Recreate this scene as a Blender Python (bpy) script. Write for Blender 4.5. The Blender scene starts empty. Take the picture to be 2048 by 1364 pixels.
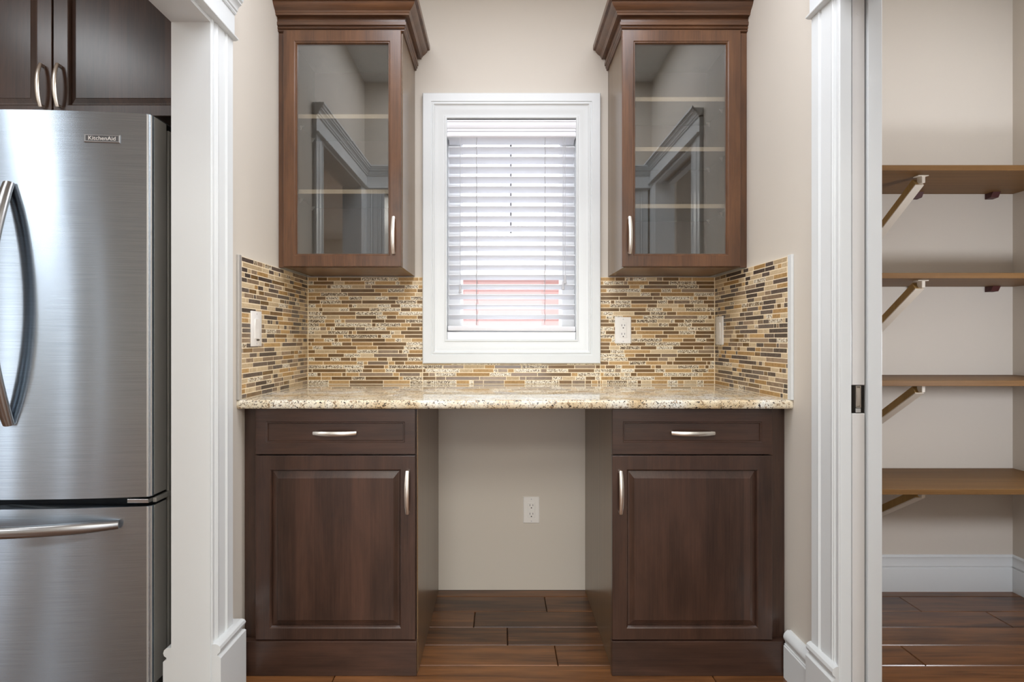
import bpy, bmesh, math, random
from mathutils import Vector, Matrix
R = random.Random(7)
C = bpy.context.scene.collection
SC = bpy.context.scene
PI = math.pi

# ------------------------------------------------------------------ camera
# back wall of the alcove is y = 0, camera looks along +y, floor is z = 0
CAM_D = 2.449
cam = bpy.data.cameras.new('camera')
cam.sensor_width = 36.0
cam.lens = 36.0 * 1104 / 2048
cam.shift_x = 22 / 2048
cam.shift_y = -4 / 2048
cam.clip_start = 0.02
co = bpy.data.objects.new('camera', cam)
C.objects.link(co)
co.location = (0, -CAM_D, 1.1136)
co.rotation_euler = (PI / 2, 0, 0)
SC.camera = co
SC.view_settings.view_transform = 'Standard'
SC.view_settings.look = 'None'
SC.view_settings.gamma = 1.0
SC.view_settings.use_curve_mapping = False
SC.view_settings.exposure = 0.0
# ------------------------------------------------------------------ world
w = bpy.data.worlds.new('sky'); SC.world = w; w.use_nodes = True
bg = w.node_tree.nodes['Background']
bg.inputs['Color'].default_value = (0.93, 0.96, 1.0, 1)
bg.inputs['Strength'].default_value = 4.2
# ------------------------------------------------------------------ room lamps and an added pantry fill
def area(name, loc, sx, sy, power, color=(1, 1, 1), rot=(0, 0, 0), spread=180):
    l = bpy.data.lights.new(name, 'AREA'); l.shape = 'RECTANGLE'
    l.size = sx; l.size_y = sy; l.energy = power; l.color = color; l.spread = math.radians(spread)
    o = bpy.data.objects.new(name, l); C.objects.link(o)
    o.location = loc; o.rotation_euler = rot
    return o
NEUTRAL = (0.96, 0.985, 1.06)
SOFT = (1.0, 0.985, 0.92)
COOL = (0.92, 0.965, 1.0)
area('alcove_ceiling_lamp', (0.05, -1.16, 2.725), 1.3, 0.8, 26, NEUTRAL)
area('hall_ceiling_lamp', (0.1, -3.6, 2.72), 1.6, 1.2, 57, SOFT)
area('hall_ceiling_lamp', (-0.3, -5.4, 2.72), 2.0, 1.2, 98, SOFT)
area('kitchen_ceiling_lamp', (-2.3, -1.9, 2.72), 0.5, 0.5, 9, COOL)
area('kitchen_ceiling_lamp', (-3.6, -4.0, 2.72), 0.6, 0.6, 50, COOL)
area('pantry_ceiling_lamp', (2.1, -1.1, 2.72), 0.3, 0.4, 13, NEUTRAL)
pl = bpy.data.lights.new('pantry_fill_light', 'POINT'); pl.energy = 23; pl.shadow_soft_size = 0.09; pl.color = (0.95, 0.985, 1.08)  # added fill without a fixture, lifts the lower shelf bays
po = bpy.data.objects.new('pantry_fill_light', pl); C.objects.link(po); po.location = (2.17, -1.2, 1.08)

# ------------------------------------------------------------------ helpers
def lin(r, g, b):
    f = lambda c: (c / 255 / 12.92) if c / 255 <= 0.04045 else ((c / 255 + 0.055) / 1.055) ** 2.4
    return (f(r), f(g), f(b), 1)

def new_mat(name):
    m = bpy.data.materials.new(name); m.use_nodes = True
    nt = m.node_tree
    return m, nt, nt.nodes['Principled BSDF'], nt.nodes.new, nt.links.new

def plain(name, rgb, rough=0.5, metal=0.0, spec=0.5, bump=0.0, bscale=60, coat=0.0):
    m, nt, p, N, L = new_mat(name)
    p.inputs['Base Color'].default_value = lin(*rgb)
    p.inputs['Roughness'].default_value = rough
    p.inputs['Metallic'].default_value = metal
    p.inputs['Specular IOR Level'].default_value = spec
    p.inputs['Coat Weight'].default_value = coat
    if bump:
        tc = N('ShaderNodeTexCoord'); nz = N('ShaderNodeTexNoise'); bp = N('ShaderNodeBump')
        nz.inputs['Scale'].default_value = bscale; nz.inputs['Detail'].default_value = 3
        bp.inputs['Strength'].default_value = bump; bp.inputs['Distance'].default_value = 0.002
        L(tc.outputs['Object'], nz.inputs['Vector']); L(nz.outputs['Fac'], bp.inputs['Height'])
        L(bp.outputs['Normal'], p.inputs['Normal'])
    return m

def ramp(N, stops):
    r = N('ShaderNodeValToRGB')
    e = r.color_ramp.elements
    while len(e) < len(stops): e.new(0.5)
    for k, (pos, col) in enumerate(stops):
        e[k].position = pos; e[k].color = col
    return r

def wood(name, dark, light, axis, rough=0.3, fine=260, coarse=14, staves=0.0, coat=0.25, rnd=0.0, spec=0.5, long=3.0, lo=0.3):
    """grain runs along axis ('x','y','z')"""
    m, nt, p, N, L = new_mat(name)
    tc = N('ShaderNodeTexCoord')
    ai = 'xyz'.index(axis)
    vec = tc.outputs['Object']
    if rnd:
        oi = N('ShaderNodeObjectInfo'); mu = N('ShaderNodeVectorMath'); mu.operation = 'SCALE'
        cx = N('ShaderNodeCombineXYZ')
        for k in 'XYZ': L(oi.outputs['Random'], cx.inputs[k])
        L(cx.outputs[0], mu.inputs[0]); mu.inputs['Scale'].default_value = 37.0
        ad = N('ShaderNodeVectorMath'); L(tc.outputs['Object'], ad.inputs[0]); L(mu.outputs[0], ad.inputs[1])
        vec = ad.outputs[0]
    def grain(sc, l, detail):
        mp = N('ShaderNodeMapping'); s = [sc] * 3; s[ai] = l
        mp.inputs['Scale'].default_value = s
        nz = N('ShaderNodeTexNoise'); nz.inputs['Scale'].default_value = 1.0
        nz.inputs['Detail'].default_value = detail; nz.inputs['Roughness'].default_value = 0.6
        nz.inputs['Distortion'].default_value = 0.4
        L(vec, mp.inputs['Vector']); L(mp.outputs[0], nz.inputs['Vector'])
        return nz.outputs['Fac']
    g1 = grain(fine, long * 2.2, 4); g2 = grain(coarse, long, 5)
    mx = N('ShaderNodeMath'); mx.operation = 'MULTIPLY_ADD'
    L(g1, mx.inputs[0]); mx.inputs[1].default_value = 0.35
    ml = N('ShaderNodeMath'); ml.operation = 'MULTIPLY'; L(g2, ml.inputs[0]); ml.inputs[1].default_value = 0.65
    L(ml.outputs[0], mx.inputs[2])
    fac = mx.outputs[0]
    if staves:
        sp = N('ShaderNodeSeparateXYZ'); L(tc.outputs['Object'], sp.inputs[0])
        dv = N('ShaderNodeMath'); dv.operation = 'DIVIDE'; L(sp.outputs['X'], dv.inputs[0]); dv.inputs[1].default_value = 0.062
        fl = N('ShaderNodeMath'); fl.operation = 'FLOOR'; L(dv.outputs[0], fl.inputs[0])
        wn = N('ShaderNodeTexWhiteNoise'); wn.noise_dimensions = '1D'; L(fl.outputs[0], wn.inputs['W'])
        a = N('ShaderNodeMath'); a.operation = 'MULTIPLY_ADD'
        L(wn.outputs['Value'], a.inputs[0]); a.inputs[1].default_value = staves; L(fac, a.inputs[2])
        b = N('ShaderNodeMath'); b.operation = 'SUBTRACT'; L(a.outputs[0], b.inputs[0]); b.inputs[1].default_value = staves / 2
        fac = b.outputs[0]
    if rnd:
        a = N('ShaderNodeMath'); a.operation = 'MULTIPLY_ADD'
        L(oi.outputs['Random'], a.inputs[0]); a.inputs[1].default_value = rnd; L(fac, a.inputs[2])
        b = N('ShaderNodeMath'); b.operation = 'SUBTRACT'; L(a.outputs[0], b.inputs[0]); b.inputs[1].default_value = rnd / 2
        fac = b.outputs[0]
    rp = ramp(N, [(lo, lin(*dark)), (1 - lo, lin(*light))])
    L(fac, rp.inputs[0]); L(rp.outputs[0], p.inputs['Base Color'])
    p.inputs['Roughness'].default_value = rough
    p.inputs['Specular IOR Level'].default_value = spec
    p.inputs['Coat Weight'].default_value = coat
    p.inputs['Coat Roughness'].default_value = 0.2
    bp = N('ShaderNodeBump'); bp.inputs['Strength'].default_value = 0.08; bp.inputs['Distance'].default_value = 0.001
    L(g1, bp.inputs['Height']); L(bp.outputs['Normal'], p.inputs['Normal'])
    return m

class MB:
    """collects shapes into one mesh"""
    def __init__(self):
        self.v, self.f, self.m = [], [], []
    def add(self, vs, fs, mi=0):
        b = len(self.v); self.v.extend(tuple(x) for x in vs)
        for f in fs:
            self.f.append(tuple(b + i for i in f)); self.m.append(mi)
        return self
    def box(self, x0, x1, y0, y1, z0, z1, mi=0):
        vs = [(x, y, z) for x in (x0, x1) for y in (y0, y1) for z in (z0, z1)]
        return self.add(vs, [(0, 1, 3, 2), (4, 6, 7, 5), (0, 4, 5, 1), (2, 3, 7, 6), (0, 2, 6, 4), (1, 5, 7, 3)], mi)
    def bbox(self, x0, x1, y0, y1, z0, z1, b=0.002, mi=0):
        """box with rounded edges"""
        bm = bmesh.new()
        bmesh.ops.create_cube(bm, size=1)
        for v in bm.verts:
            v.co = Vector(((x0 + x1) / 2 + v.co.x * (x1 - x0), (y0 + y1) / 2 + v.co.y * (y1 - y0), (z0 + z1) / 2 + v.co.z * (z1 - z0)))
        bmesh.ops.bevel(bm, geom=bm.edges[:], offset=b, segments=2, affect='EDGES', profile=0.5)
        bm.verts.ensure_lookup_table()
        self.add([v.co[:] for v in bm.verts], [[v.index for v in f.verts] for f in bm.faces], mi)
        bm.free(); return self
    def prism(self, poly, a, b, axis, mi=0):
        """closed polygon of 2-D points pushed along axis. axis x: (y,z), y: (x,z), z: (x,y)"""
        def P(p, t):
            return (t, p[0], p[1]) if axis == 'x' else (p[0], t, p[1]) if axis == 'y' else (p[0], p[1], t)
        n = len(poly)
        vs = [P(p, a) for p in poly] + [P(p, b) for p in poly]
        fs = [(i, (i + 1) % n, n + (i + 1) % n, n + i) for i in range(n)] + [tuple(range(n - 1, -1, -1)), tuple(range(n, 2 * n))]
        return self.add(vs, fs, mi)
    def sweep_xy(self, path, prof, mi=0):
        """closed profile (outward, z) along a polyline in plan; outward is to the right of travel"""
        pts = [Vector(p) for p in path]; nrm = []
        for a, b in zip(pts, pts[1:]):
            d = (b - a).normalized(); nrm.append(Vector((d.y, -d.x)))
        off = []
        for i in range(len(pts)):
            if i == 0: off.append(nrm[0])
            elif i == len(pts) - 1: off.append(nrm[-1])
            else:
                a, b = nrm[i - 1], nrm[i]; off.append((a + b) / (1 + a.dot(b)))
        n = len(prof); vs, fs = [], []
        for p, o in zip(pts, off):
            vs += [(p.x + o.x * u, p.y + o.y * u, z) for u, z in prof]
        for i in range(len(pts) - 1):
            for k in range(n):
                k2 = (k + 1) % n
                fs.append((i * n + k, i * n + k2, (i + 1) * n + k2, (i + 1) * n + k))
        fs += [tuple(range(n)), tuple(range((len(pts) - 1) * n, len(pts) * n))]
        return self.add(vs, fs, mi)
    def rect_sweep(self, x0, x1, z0, z1, prof, y=0.0, mi=0):
        """closed profile (inward, proud) round an upright rectangle, proud towards -y"""
        n = len(prof); vs, fs = [], []
        for cx, cz in ((0, 0), (1, 0), (1, 1), (0, 1)):
            for u, v in prof:
                vs.append((x1 - u if cx else x0 + u, y - v, z1 - u if cz else z0 + u))
        for i in range(4):
            j = (i + 1) % 4
            for k in range(n):
                k2 = (k + 1) % n
                fs.append((i * n + k, i * n + k2, j * n + k2, j * n + k))
        return self.add(vs, fs, mi)
    def panel(self, x0, x1, z0, z1, yf, th, rings, mi=0, open_center=False):
        """slab with a face towards -y made of nested rings (inset side, inset top, inset bottom, depth)"""
        vs, fs = [], []
        rr = [(0, 0, 0, th)] + rings
        for sx, st, sb, d in rr:
            vs += [(x0 + sx, yf + d, z0 + sb), (x1 - sx, yf + d, z0 + sb), (x1 - sx, yf + d, z1 - st), (x0 + sx, yf + d, z1 - st)]
        for i in range(len(rr) - 1):
            for k in range(4):
                k2 = (k + 1) % 4
                fs.append((i * 4 + k, i * 4 + k2, i * 4 + 4 + k2, i * 4 + 4 + k))
        e = (len(rr) - 1) * 4
        if open_center:
            for k in range(4):
                k2 = (k + 1) % 4
                fs.append((e + k, e + k2, k2, k))
        else:
            fs += [(e, e + 1, e + 2, e + 3), (3, 2, 1, 0)]
        return self.add(vs, fs, mi)
    def tube(self, pts, r, n=8, r2=None, up=(0, 0, 1), mi=0):
        """oval tube through pts; r across, r2 the other way; r may be a list"""
        pts = [Vector(p) for p in pts]; vs, fs = [], []
        up = Vector(up)
        for i, p in enumerate(pts):
            t = (pts[min(i + 1, len(pts) - 1)] - pts[max(i - 1, 0)]).normalized()
            a = t.cross(up)
            if a.length < 1e-4: a = t.cross(Vector((1, 0, 0)))
            a.normalize(); b = a.cross(t).normalized()
            ra = r[i] if isinstance(r, (list, tuple)) else r
            rb = (r2[i] if isinstance(r2, (list, tuple)) else r2) if r2 is not None else ra
            for k in range(n):
                an = 2 * PI * k / n
                vs.append(p + a * (ra * math.cos(an)) + b * (rb * math.sin(an)))
        for i in range(len(pts) - 1):
            for k in range(n):
                k2 = (k + 1) % n
                fs.append((i * n + k, i * n + k2, (i + 1) * n + k2, (i + 1) * n + k))
        fs += [tuple(range(n - 1, -1, -1)), tuple(range((len(pts) - 1) * n, len(pts) * n))]
        return self.add(vs, fs, mi)
    def mesh(self, name, mats, smooth=None):
        me = bpy.data.meshes.new(name)
        me.from_pydata(self.v, [], self.f)
        for m in (mats if isinstance(mats, (list, tuple)) else [mats]): me.materials.append(m)
        if len(me.materials) > 1: me.polygons.foreach_set('material_index', self.m)
        bm = bmesh.new(); bm.from_mesh(me); bmesh.ops.recalc_face_normals(bm, faces=bm.faces[:]); bm.to_mesh(me); bm.free()
        if smooth is not None:
            me.polygons.foreach_set('use_smooth', [True] * len(me.polygons))
            me.set_sharp_from_angle(angle=math.radians(smooth))
        me.update(); return me

def world_origin(o):
    v = Vector((0, 0, 0))
    while o is not None:
        if o.get('_home') is not None: return Vector(o['_home'])
        o = o.parent
    return v

HOME = {}
def put(name, me, parent=None, kind=None, label=None, cat=None, group=None, loc=(0, 0, 0)):
    o = bpy.data.objects.new(name, me); C.objects.link(o)
    if parent is not None:
        o.parent = parent
        h = HOME.get(parent.name)
        if h is not None: o.matrix_parent_inverse = Matrix.Translation(-h)
    o.location = loc
    if any(loc): HOME[o.name] = Vector(loc)
    if kind: o['kind'] = kind
    if label: o['label'] = label
    if cat: o['category'] = cat
    if group: o['group'] = group
    return o

def part(name, mb, mat, parent, smooth=None, kind=None, label=None):
    return put(name, mb.mesh(name, mat, smooth), parent, kind, label)

def thing(name, label, cat, loc, group=None):
    o = bpy.data.objects.new(name, None); C.objects.link(o); o.location = loc
    o.empty_display_size = 0.05
    o['label'] = label; o['category'] = cat
    if group: o['group'] = group
    HOME[o.name] = Vector(loc)
    return o

def struct(name, mb, mat, smooth=None):
    return put(name, mb.mesh(name, mat, smooth), kind='structure')

def arc(cx, cy, r, a0, a1, n):
    return [(cx + r * math.cos(math.radians(a0 + (a1 - a0) * i / n)), cy + r * math.sin(math.radians(a0 + (a1 - a0) * i / n))) for i in range(n + 1)]

# ------------------------------------------------------------------ materials
M = {}
M['wall'] = plain('beige_wall_paint', (214, 207, 196), 0.55, bump=0.06, bscale=220, spec=0.3)
M['ceiling'] = plain('ceiling_paint', (222, 220, 216), 0.9, bump=0.3, bscale=90, spec=0.2)
M['trim'] = plain('white_trim_paint', (221, 225, 226), 0.32, bump=0.02, bscale=160, spec=0.45)
M['door'] = plain('white_door_paint', (220, 219, 217), 0.4, spec=0.4)
M['plastic'] = plain('white_plastic', (240, 238, 234), 0.35)
M['black'] = plain('black_slot', (14, 14, 14), 0.6)
M['dark_metal'] = plain('dark_bronze_metal', (62, 60, 58), 0.35, 1.0)
M['nickel'] = plain('brushed_nickel', (236, 231, 223), 0.3, 1.0, bump=0.02, bscale=400)
M['steel_trim'] = plain('pale_steel_strip', (205, 204, 202), 0.35, 0.6)
M['fridge_side'] = plain('grey_fridge_case', (150, 148, 143), 0.45, 0.2)
M['badge_grey'] = plain('badge_grey', (84, 84, 86), 0.4)
M['gasket'] = plain('dark_rubber_gasket', (36, 36, 38), 0.5)
M['vinyl'] = plain('white_vinyl', (240, 242, 245), 0.4)
M['slat'] = plain('white_blind_slat', (234, 235, 240), 0.35)
M['cord'] = plain('grey_blind_cord', (150, 146, 146), 0.7)
M['tassel'] = plain('pale_grey_tassel', (196, 196, 200), 0.4)
M['grey_bar'] = plain('grey_window_bar', (120, 118, 122), 0.5)
M['grout'] = plain('cream_grout', (246, 230, 200), 0.85, spec=0.2)
M['cream_plastic'] = plain('cream_bracket_plastic', (226, 218, 204), 0.45)
M['cleat'] = plain('dark_red_cleat', (74, 28, 26), 0.5)
M['siding'] = plain('red_siding', (206, 160, 158), 0.8)
M['ground'] = plain('outdoor_ground', (128, 124, 116), 0.9)
M['roof'] = plain('outdoor_roof', (206, 199, 196), 0.9)
DK, LT = (37, 25, 20), (78, 54, 43)
DKU, LTU = (58, 36, 23), (116, 78, 50)  # same cabinet maple, lightened to carry the lamplight on the wall cabinets
M['wood_v'] = wood('espresso_maple_upright_grain', DK, LT, 'z')
M['wood_h'] = wood('espresso_maple_level_grain', DK, LT, 'x')
M['wall_wood_v'] = wood('lit_maple_upright_grain', DKU, LTU, 'z')
M['wall_wood_h'] = wood('lit_maple_level_grain', DKU, LTU, 'x')
M['wood_st'] = wood('espresso_maple_staves', DK, LT, 'z', staves=0.22)
M['wood_side'] = wood('brown_cabinet_side', (94, 71, 46), (122, 96, 66), 'z', rough=0.3, fine=120, coarse=40, long=0.6, coat=0.35)
M['cab_in'] = wood('tan_cabinet_interior', (94, 75, 57), (115, 94, 74), 'z', rough=0.5, coat=0.0)
M['shelf_edge'] = wood('pale_shelf_edge', (164, 144, 120), (184, 166, 142), 'x', rough=0.5, coat=0.0)
M['pantry_shelf'] = wood('brown_laminate_shelf', (100, 70, 36), (126, 92, 52), 'x', rough=0.5, fine=180, coarse=30, long=1.2, coat=0.0, spec=0.25)
M['strut'] = wood('tan_brace_inside', (140, 108, 56), (182, 148, 92), 'z', rough=0.6, coat=0)
M['floor'] = wood('dark_floor_planks', (60, 35, 18), (126, 82, 46), 'x', rough=0.3, fine=130, coarse=22, rnd=0.14, coat=0.15, long=2.0, lo=0.36)
M['gap'] = plain('dark_floor_gap', (26, 16, 10), 0.8)

def granite():
    m, nt, p, N, L = new_mat('speckled_cream_granite')
    tc = N('ShaderNodeTexCoord')
    def nz(s, d, dist=0.0):
        n = N('ShaderNodeTexNoise'); n.inputs['Scale'].default_value = s; n.inputs['Detail'].default_value = d
        n.inputs['Distortion'].default_value = dist
        L(tc.outputs['Object'], n.inputs['Vector']); return n.outputs['Fac']
    base = ramp(N, [(0.3, lin(206, 180, 138)), (0.5, lin(226, 214, 188)), (0.68, lin(236, 235, 228))])
    L(nz(9, 4, 0.5), base.inputs[0])
    fleck = ramp(N, [(0.36, (1, 1, 1, 1)), (0.42, (0, 0, 0, 1))]); L(nz(150, 2.5, 0.8), fleck.inputs[0])
    fleck2 = ramp(N, [(0.35, (1, 1, 1, 1)), (0.47, (0, 0, 0, 1))]); L(nz(95, 4, 1.2), fleck2.inputs[0])
    m1 = N('ShaderNodeMixRGB'); L(fleck2.outputs[0], m1.inputs[0]); L(base.outputs[0], m1.inputs[1]); m1.inputs[2].default_value = lin(150, 126, 96)
    m2 = N('ShaderNodeMixRGB'); L(fleck.outputs[0], m2.inputs[0]); L(m1.outputs[0], m2.inputs[1]); m2.inputs[2].default_value = lin(58, 52, 48)
    L(m2.outputs[0], p.inputs['Base Color'])
    p.inputs['Roughness'].default_value = 0.07; p.inputs['Specular IOR Level'].default_value = 0.6
    p.inputs['Coat Weight'].default_value = 0.4; p.inputs['Coat Roughness'].default_value = 0.04
    return m
M['granite'] = granite()

def steel():
    m, nt, p, N, L = new_mat('brushed_stainless_steel')
    tc = N('ShaderNodeTexCoord'); mp = N('ShaderNodeMapping'); mp.inputs['Scale'].default_value = (6, 6, 700)
    nz = N('ShaderNodeTexNoise'); nz.inputs['Scale'].default_value = 1; nz.inputs['Detail'].default_value = 3
    L(tc.outputs['Object'], mp.inputs[0]); L(mp.outputs[0], nz.inputs['Vector'])
    rp = ramp(N, [(0.3, lin(160, 172, 184)), (0.7, lin(180, 192, 204))]); L(nz.outputs['Fac'], rp.inputs[0])
    L(rp.outputs[0], p.inputs['Base Color'])
    p.inputs['Metallic'].default_value = 1.0; p.inputs['Roughness'].default_value = 0.24
    p.inputs['Anisotropic'].default_value = 1.0; p.inputs['Anisotropic Rotation'].default_value = 0.25
    tg = N('ShaderNodeTangent'); tg.direction_type = 'RADIAL'; tg.axis = 'Z'
    L(tg.outputs[0], p.inputs['Tangent'])
    # faint waviness of the sheet
    n2 = N('ShaderNodeTexNoise'); n2.inputs['Scale'].default_value = 2.2; n2.inputs['Detail'].default_value = 1
    bp = N('ShaderNodeBump'); bp.inputs['Strength'].default_value = 0.05; bp.inputs['Distance'].default_value = 0.03
    L(tc.outputs['Object'], n2.inputs['Vector']); L(n2.outputs['Fac'], bp.inputs['Height']); L(bp.outputs[0], p.inputs['Normal'])
    return m
M['steel'] = steel()
M['handle_steel'] = plain('satin_steel_handle', (168, 169, 170), 0.28, 1.0)

def glass(name, ior, tint=(1, 1, 1, 1)):
    m, nt, p, N, L = new_mat(name)
    nt.nodes.remove(p)
    out = nt.nodes['Material Output']
    tr = N('ShaderNodeBsdfTransparent'); tr.inputs[0].default_value = tint
    gl = N('ShaderNodeBsdfGlossy'); gl.inputs['Roughness'].default_value = 0.0
    fr = N('ShaderNodeFresnel'); ge = N('ShaderNodeNewGeometry'); mr = N('ShaderNodeMapRange')
    mr.inputs['To Min'].default_value = ior; mr.inputs['To Max'].default_value = 1 / ior    # same reflectance from either side
    L(ge.outputs['Backfacing'], mr.inputs['Value']); L(mr.outputs[0], fr.inputs['IOR'])
    mx = N('ShaderNodeMixShader')
    L(fr.outputs[0], mx.inputs[0]); L(tr.outputs[0], mx.inputs[1]); L(gl.outputs[0], mx.inputs[2]); L(mx.outputs[0], out.inputs[0])
    return m
M['glass'] = glass('cabinet_glass', 2.25, (0.92, 0.93, 0.92, 1))
M['window_glass'] = glass('window_glass', 1.45, (0.97, 0.98, 0.98, 1))

def tile_mat(name, cols, rough, scale, sharp=False, stretch=(1, 1, 1), rnd=0.3, bump=0.0, coat=0.0):
    m, nt, p, N, L = new_mat(name)
    tc = N('ShaderNodeTexCoord'); oi = N('ShaderNodeObjectInfo')
    ad = N('ShaderNodeVectorMath'); mu = N('ShaderNodeVectorMath'); mu.operation = 'SCALE'
    L(oi.outputs['Location'], mu.inputs[0]); mu.inputs['Scale'].default_value = 1.0
    L(tc.outputs['Object'], ad.inputs[0]); L(mu.outputs[0], ad.inputs[1])
    mp = N('ShaderNodeMapping'); mp.inputs['Scale'].default_value = stretch
    L(ad.outputs[0], mp.inputs[0])
    nz = N('ShaderNodeTexNoise'); nz.inputs['Scale'].default_value = scale; nz.inputs['Detail'].default_value = 3
    nz.inputs['Distortion'].default_value = 0.8
    L(mp.outputs[0], nz.inputs['Vector'])
    a = N('ShaderNodeMath'); a.operation = 'MULTIPLY_ADD'
    L(oi.outputs['Random'], a.inputs[0]); a.inputs[1].default_value = rnd; L(nz.outputs['Fac'], a.inputs[2])
    b = N('ShaderNodeMath'); b.operation = 'SUBTRACT'; L(a.outputs[0], b.inputs[0]); b.inputs[1].default_value = rnd / 2
    lo, hi = (0.42, 0.58) if sharp else (0.3, 0.7)
    st = [(lo + (hi - lo) * i / (len(cols) - 1), lin(*c)) for i, c in enumerate(cols)]
    rp = ramp(N, st); L(b.outputs[0], rp.inputs[0]); L(rp.outputs[0], p.inputs['Base Color'])
    p.inputs['Roughness'].default_value = rough; p.inputs['Coat Weight'].default_value = coat
    p.inputs['Coat Roughness'].default_value = 0.08
    if bump:
        bp = N('ShaderNodeBump'); bp.inputs['Strength'].default_value = bump; bp.inputs['Distance'].default_value = 0.002
        L(nz.outputs['Fac'], bp.inputs['Height']); L(bp.outputs[0], p.inputs['Normal'])
    return m
M['t_glass'] = tile_mat('brown_glass_tile', [(108, 82, 48), (128, 98, 62)], 0.12, 30, rnd=0.5, coat=0.5)
M['t_honey'] = tile_mat('honey_stone_tile', [(162, 126, 76), (194, 158, 106)], 0.5, 120, rnd=0.4, bump=0.2)
M['t_cream'] = tile_mat('cream_stone_tile', [(184, 160, 124), (212, 190, 154)], 0.5, 120, rnd=0.4, bump=0.2)
M['t_crackle'] = tile_mat('crackled_foil_tile', [(92, 74, 52), (190, 168, 132), (242, 236, 220)], 0.2, 210, sharp=True, rnd=0.1, bump=0.5, coat=0.4)
M['t_crackle_shaded'] = tile_mat('shaded_ribbed_foil_tile', [(62, 52, 46), (106, 93, 84)], 0.3, 260, sharp=True, stretch=(1, 1, 0.5), rnd=0.3, bump=0.3, coat=0.3)  # crackled foil again, its darker look on the side walls painted in
M['t_taupe'] = tile_mat('taupe_glass_tile', [(128, 108, 88), (158, 136, 112)], 0.25, 60, rnd=0.6, coat=0.3)
TM = [M[k] for k in ('t_glass', 't_honey', 't_cream', 't_crackle', 't_crackle_shaded', 't_taupe')]

# ------------------------------------------------------------------ main dimensions
XL, XR = -0.863, 0.954            # alcove side walls
XLK, XRP = -0.958, 1.048          # their far faces
ZC = 2.74                         # ceiling
YF = -1.669                       # alcove front wall, inner face
YF2 = -1.789
KX = -5.2                         # far side of kitchen
PX = 2.27                         # pantry far side
SY = -7.2                         # hall far wall
HX = 1.048                        # hall right wall
WX0, WX1, WZ0, WZ1 = -0.241, 0.334, 1.110, 2.092    # window opening
# ------------------------------------------------------------------ walls, ceiling, floor
b = MB()
b.box(KX, WX0 - .02, 0, .15, 0, ZC).box(WX1 + .02, PX + .1, 0, .15, 0, ZC)
b.box(WX0 - .02, WX1 + .02, 0, .15, 0, WZ0 - .02).box(WX0 - .02, WX1 + .02, 0, .15, WZ1 + .02, ZC)
struct('wall_back', b, M['wall'])
OL0, OL1 = -1.549, -0.829         # left opening along y (clear)
OR0, OR1 = -1.549, -0.914         # right opening
HZL, HZR = 2.044, 2.062           # heads of the clear openings
b = MB()
b.box(XLK, XL, OL1 + .018, 0, 0, ZC).box(XLK, XL, OL0 - .018, OL1 + .018, HZL + .018, ZC).box(XLK, XL, YF, OL0 - .018, 0, ZC)
struct('wall_left', b, M['wall'])
b = MB()
b.box(XR, XR + .02, OR1 + .018, 0, 0, ZC).box(XRP - .02, XRP, OR1 + .018, 0, 0, ZC)
b.box(XR, XRP, OR0 - .018, OR1 + .018, HZR + .018, ZC).box(XR, XRP, YF, OR0 - .018, 0, ZC)
struct('wall_right', b, M['wall'])
FX0, FX1, FZ = -0.735, 0.805, 2.044   # front opening
b = MB()
b.box(XLK, FX0 - .018, YF2, YF, 0, ZC).box(FX1 + .018, XRP, YF2, YF, 0, ZC).box(FX0 - .018, FX1 + .018, YF2, YF, FZ + .018, ZC)
struct('wall_front', b, M['wall'])
PY = -2.95
struct('wall_pantry_right', MB().box(PX, PX + .1, PY, 0, 0, ZC), M['wall'])
struct('wall_pantry_front', MB().box(HX, PX + .1, PY - .1, PY, 0, ZC), M['wall'])
# hall and kitchen around the alcove
HW = [(-5.0, -4.82), (-4.1, -4.0), (-1.1, 0.8)]  # unseen openings added for fridge door streaks and frontal light
b = MB(); x = KX - .1
for a0, a1 in HW:
    b.box(x, a0, SY - .15, SY, 0, ZC); b.box(a0, a1, SY - .15, SY, 0, 0.1); b.box(a0, a1, SY - .15, SY, 2.4, ZC); x = a1
b.box(x, HX + .1, SY - .15, SY, 0, ZC)
struct('wall_hall_far', b, M['wall'])
KW = [(-6.74, -6.67), (-6.40, -6.26), (-5.90, -5.1)]  # unseen openings placed to throw bright streaks on the fridge doors
b = MB(); y = SY - .15
for a0, a1 in KW:
    b.box(KX - .15, KX, y, a0, 0, ZC); b.box(KX - .15, KX, a0, a1, 0, 0.1); b.box(KX - .15, KX, a0, a1, 2.4, ZC); y = a1
b.box(KX - .15, KX, y, .15, 0, ZC)
struct('wall_kitchen_left', b, M['wall'])
struct('wall_hall_right', MB().box(HX, HX + .1, SY, YF2, 0, ZC), M['wall'])
struct('ceiling', MB().box(KX - .15, 3.3, SY - .15, .15, ZC, ZC + .1), M['ceiling'])

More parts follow.
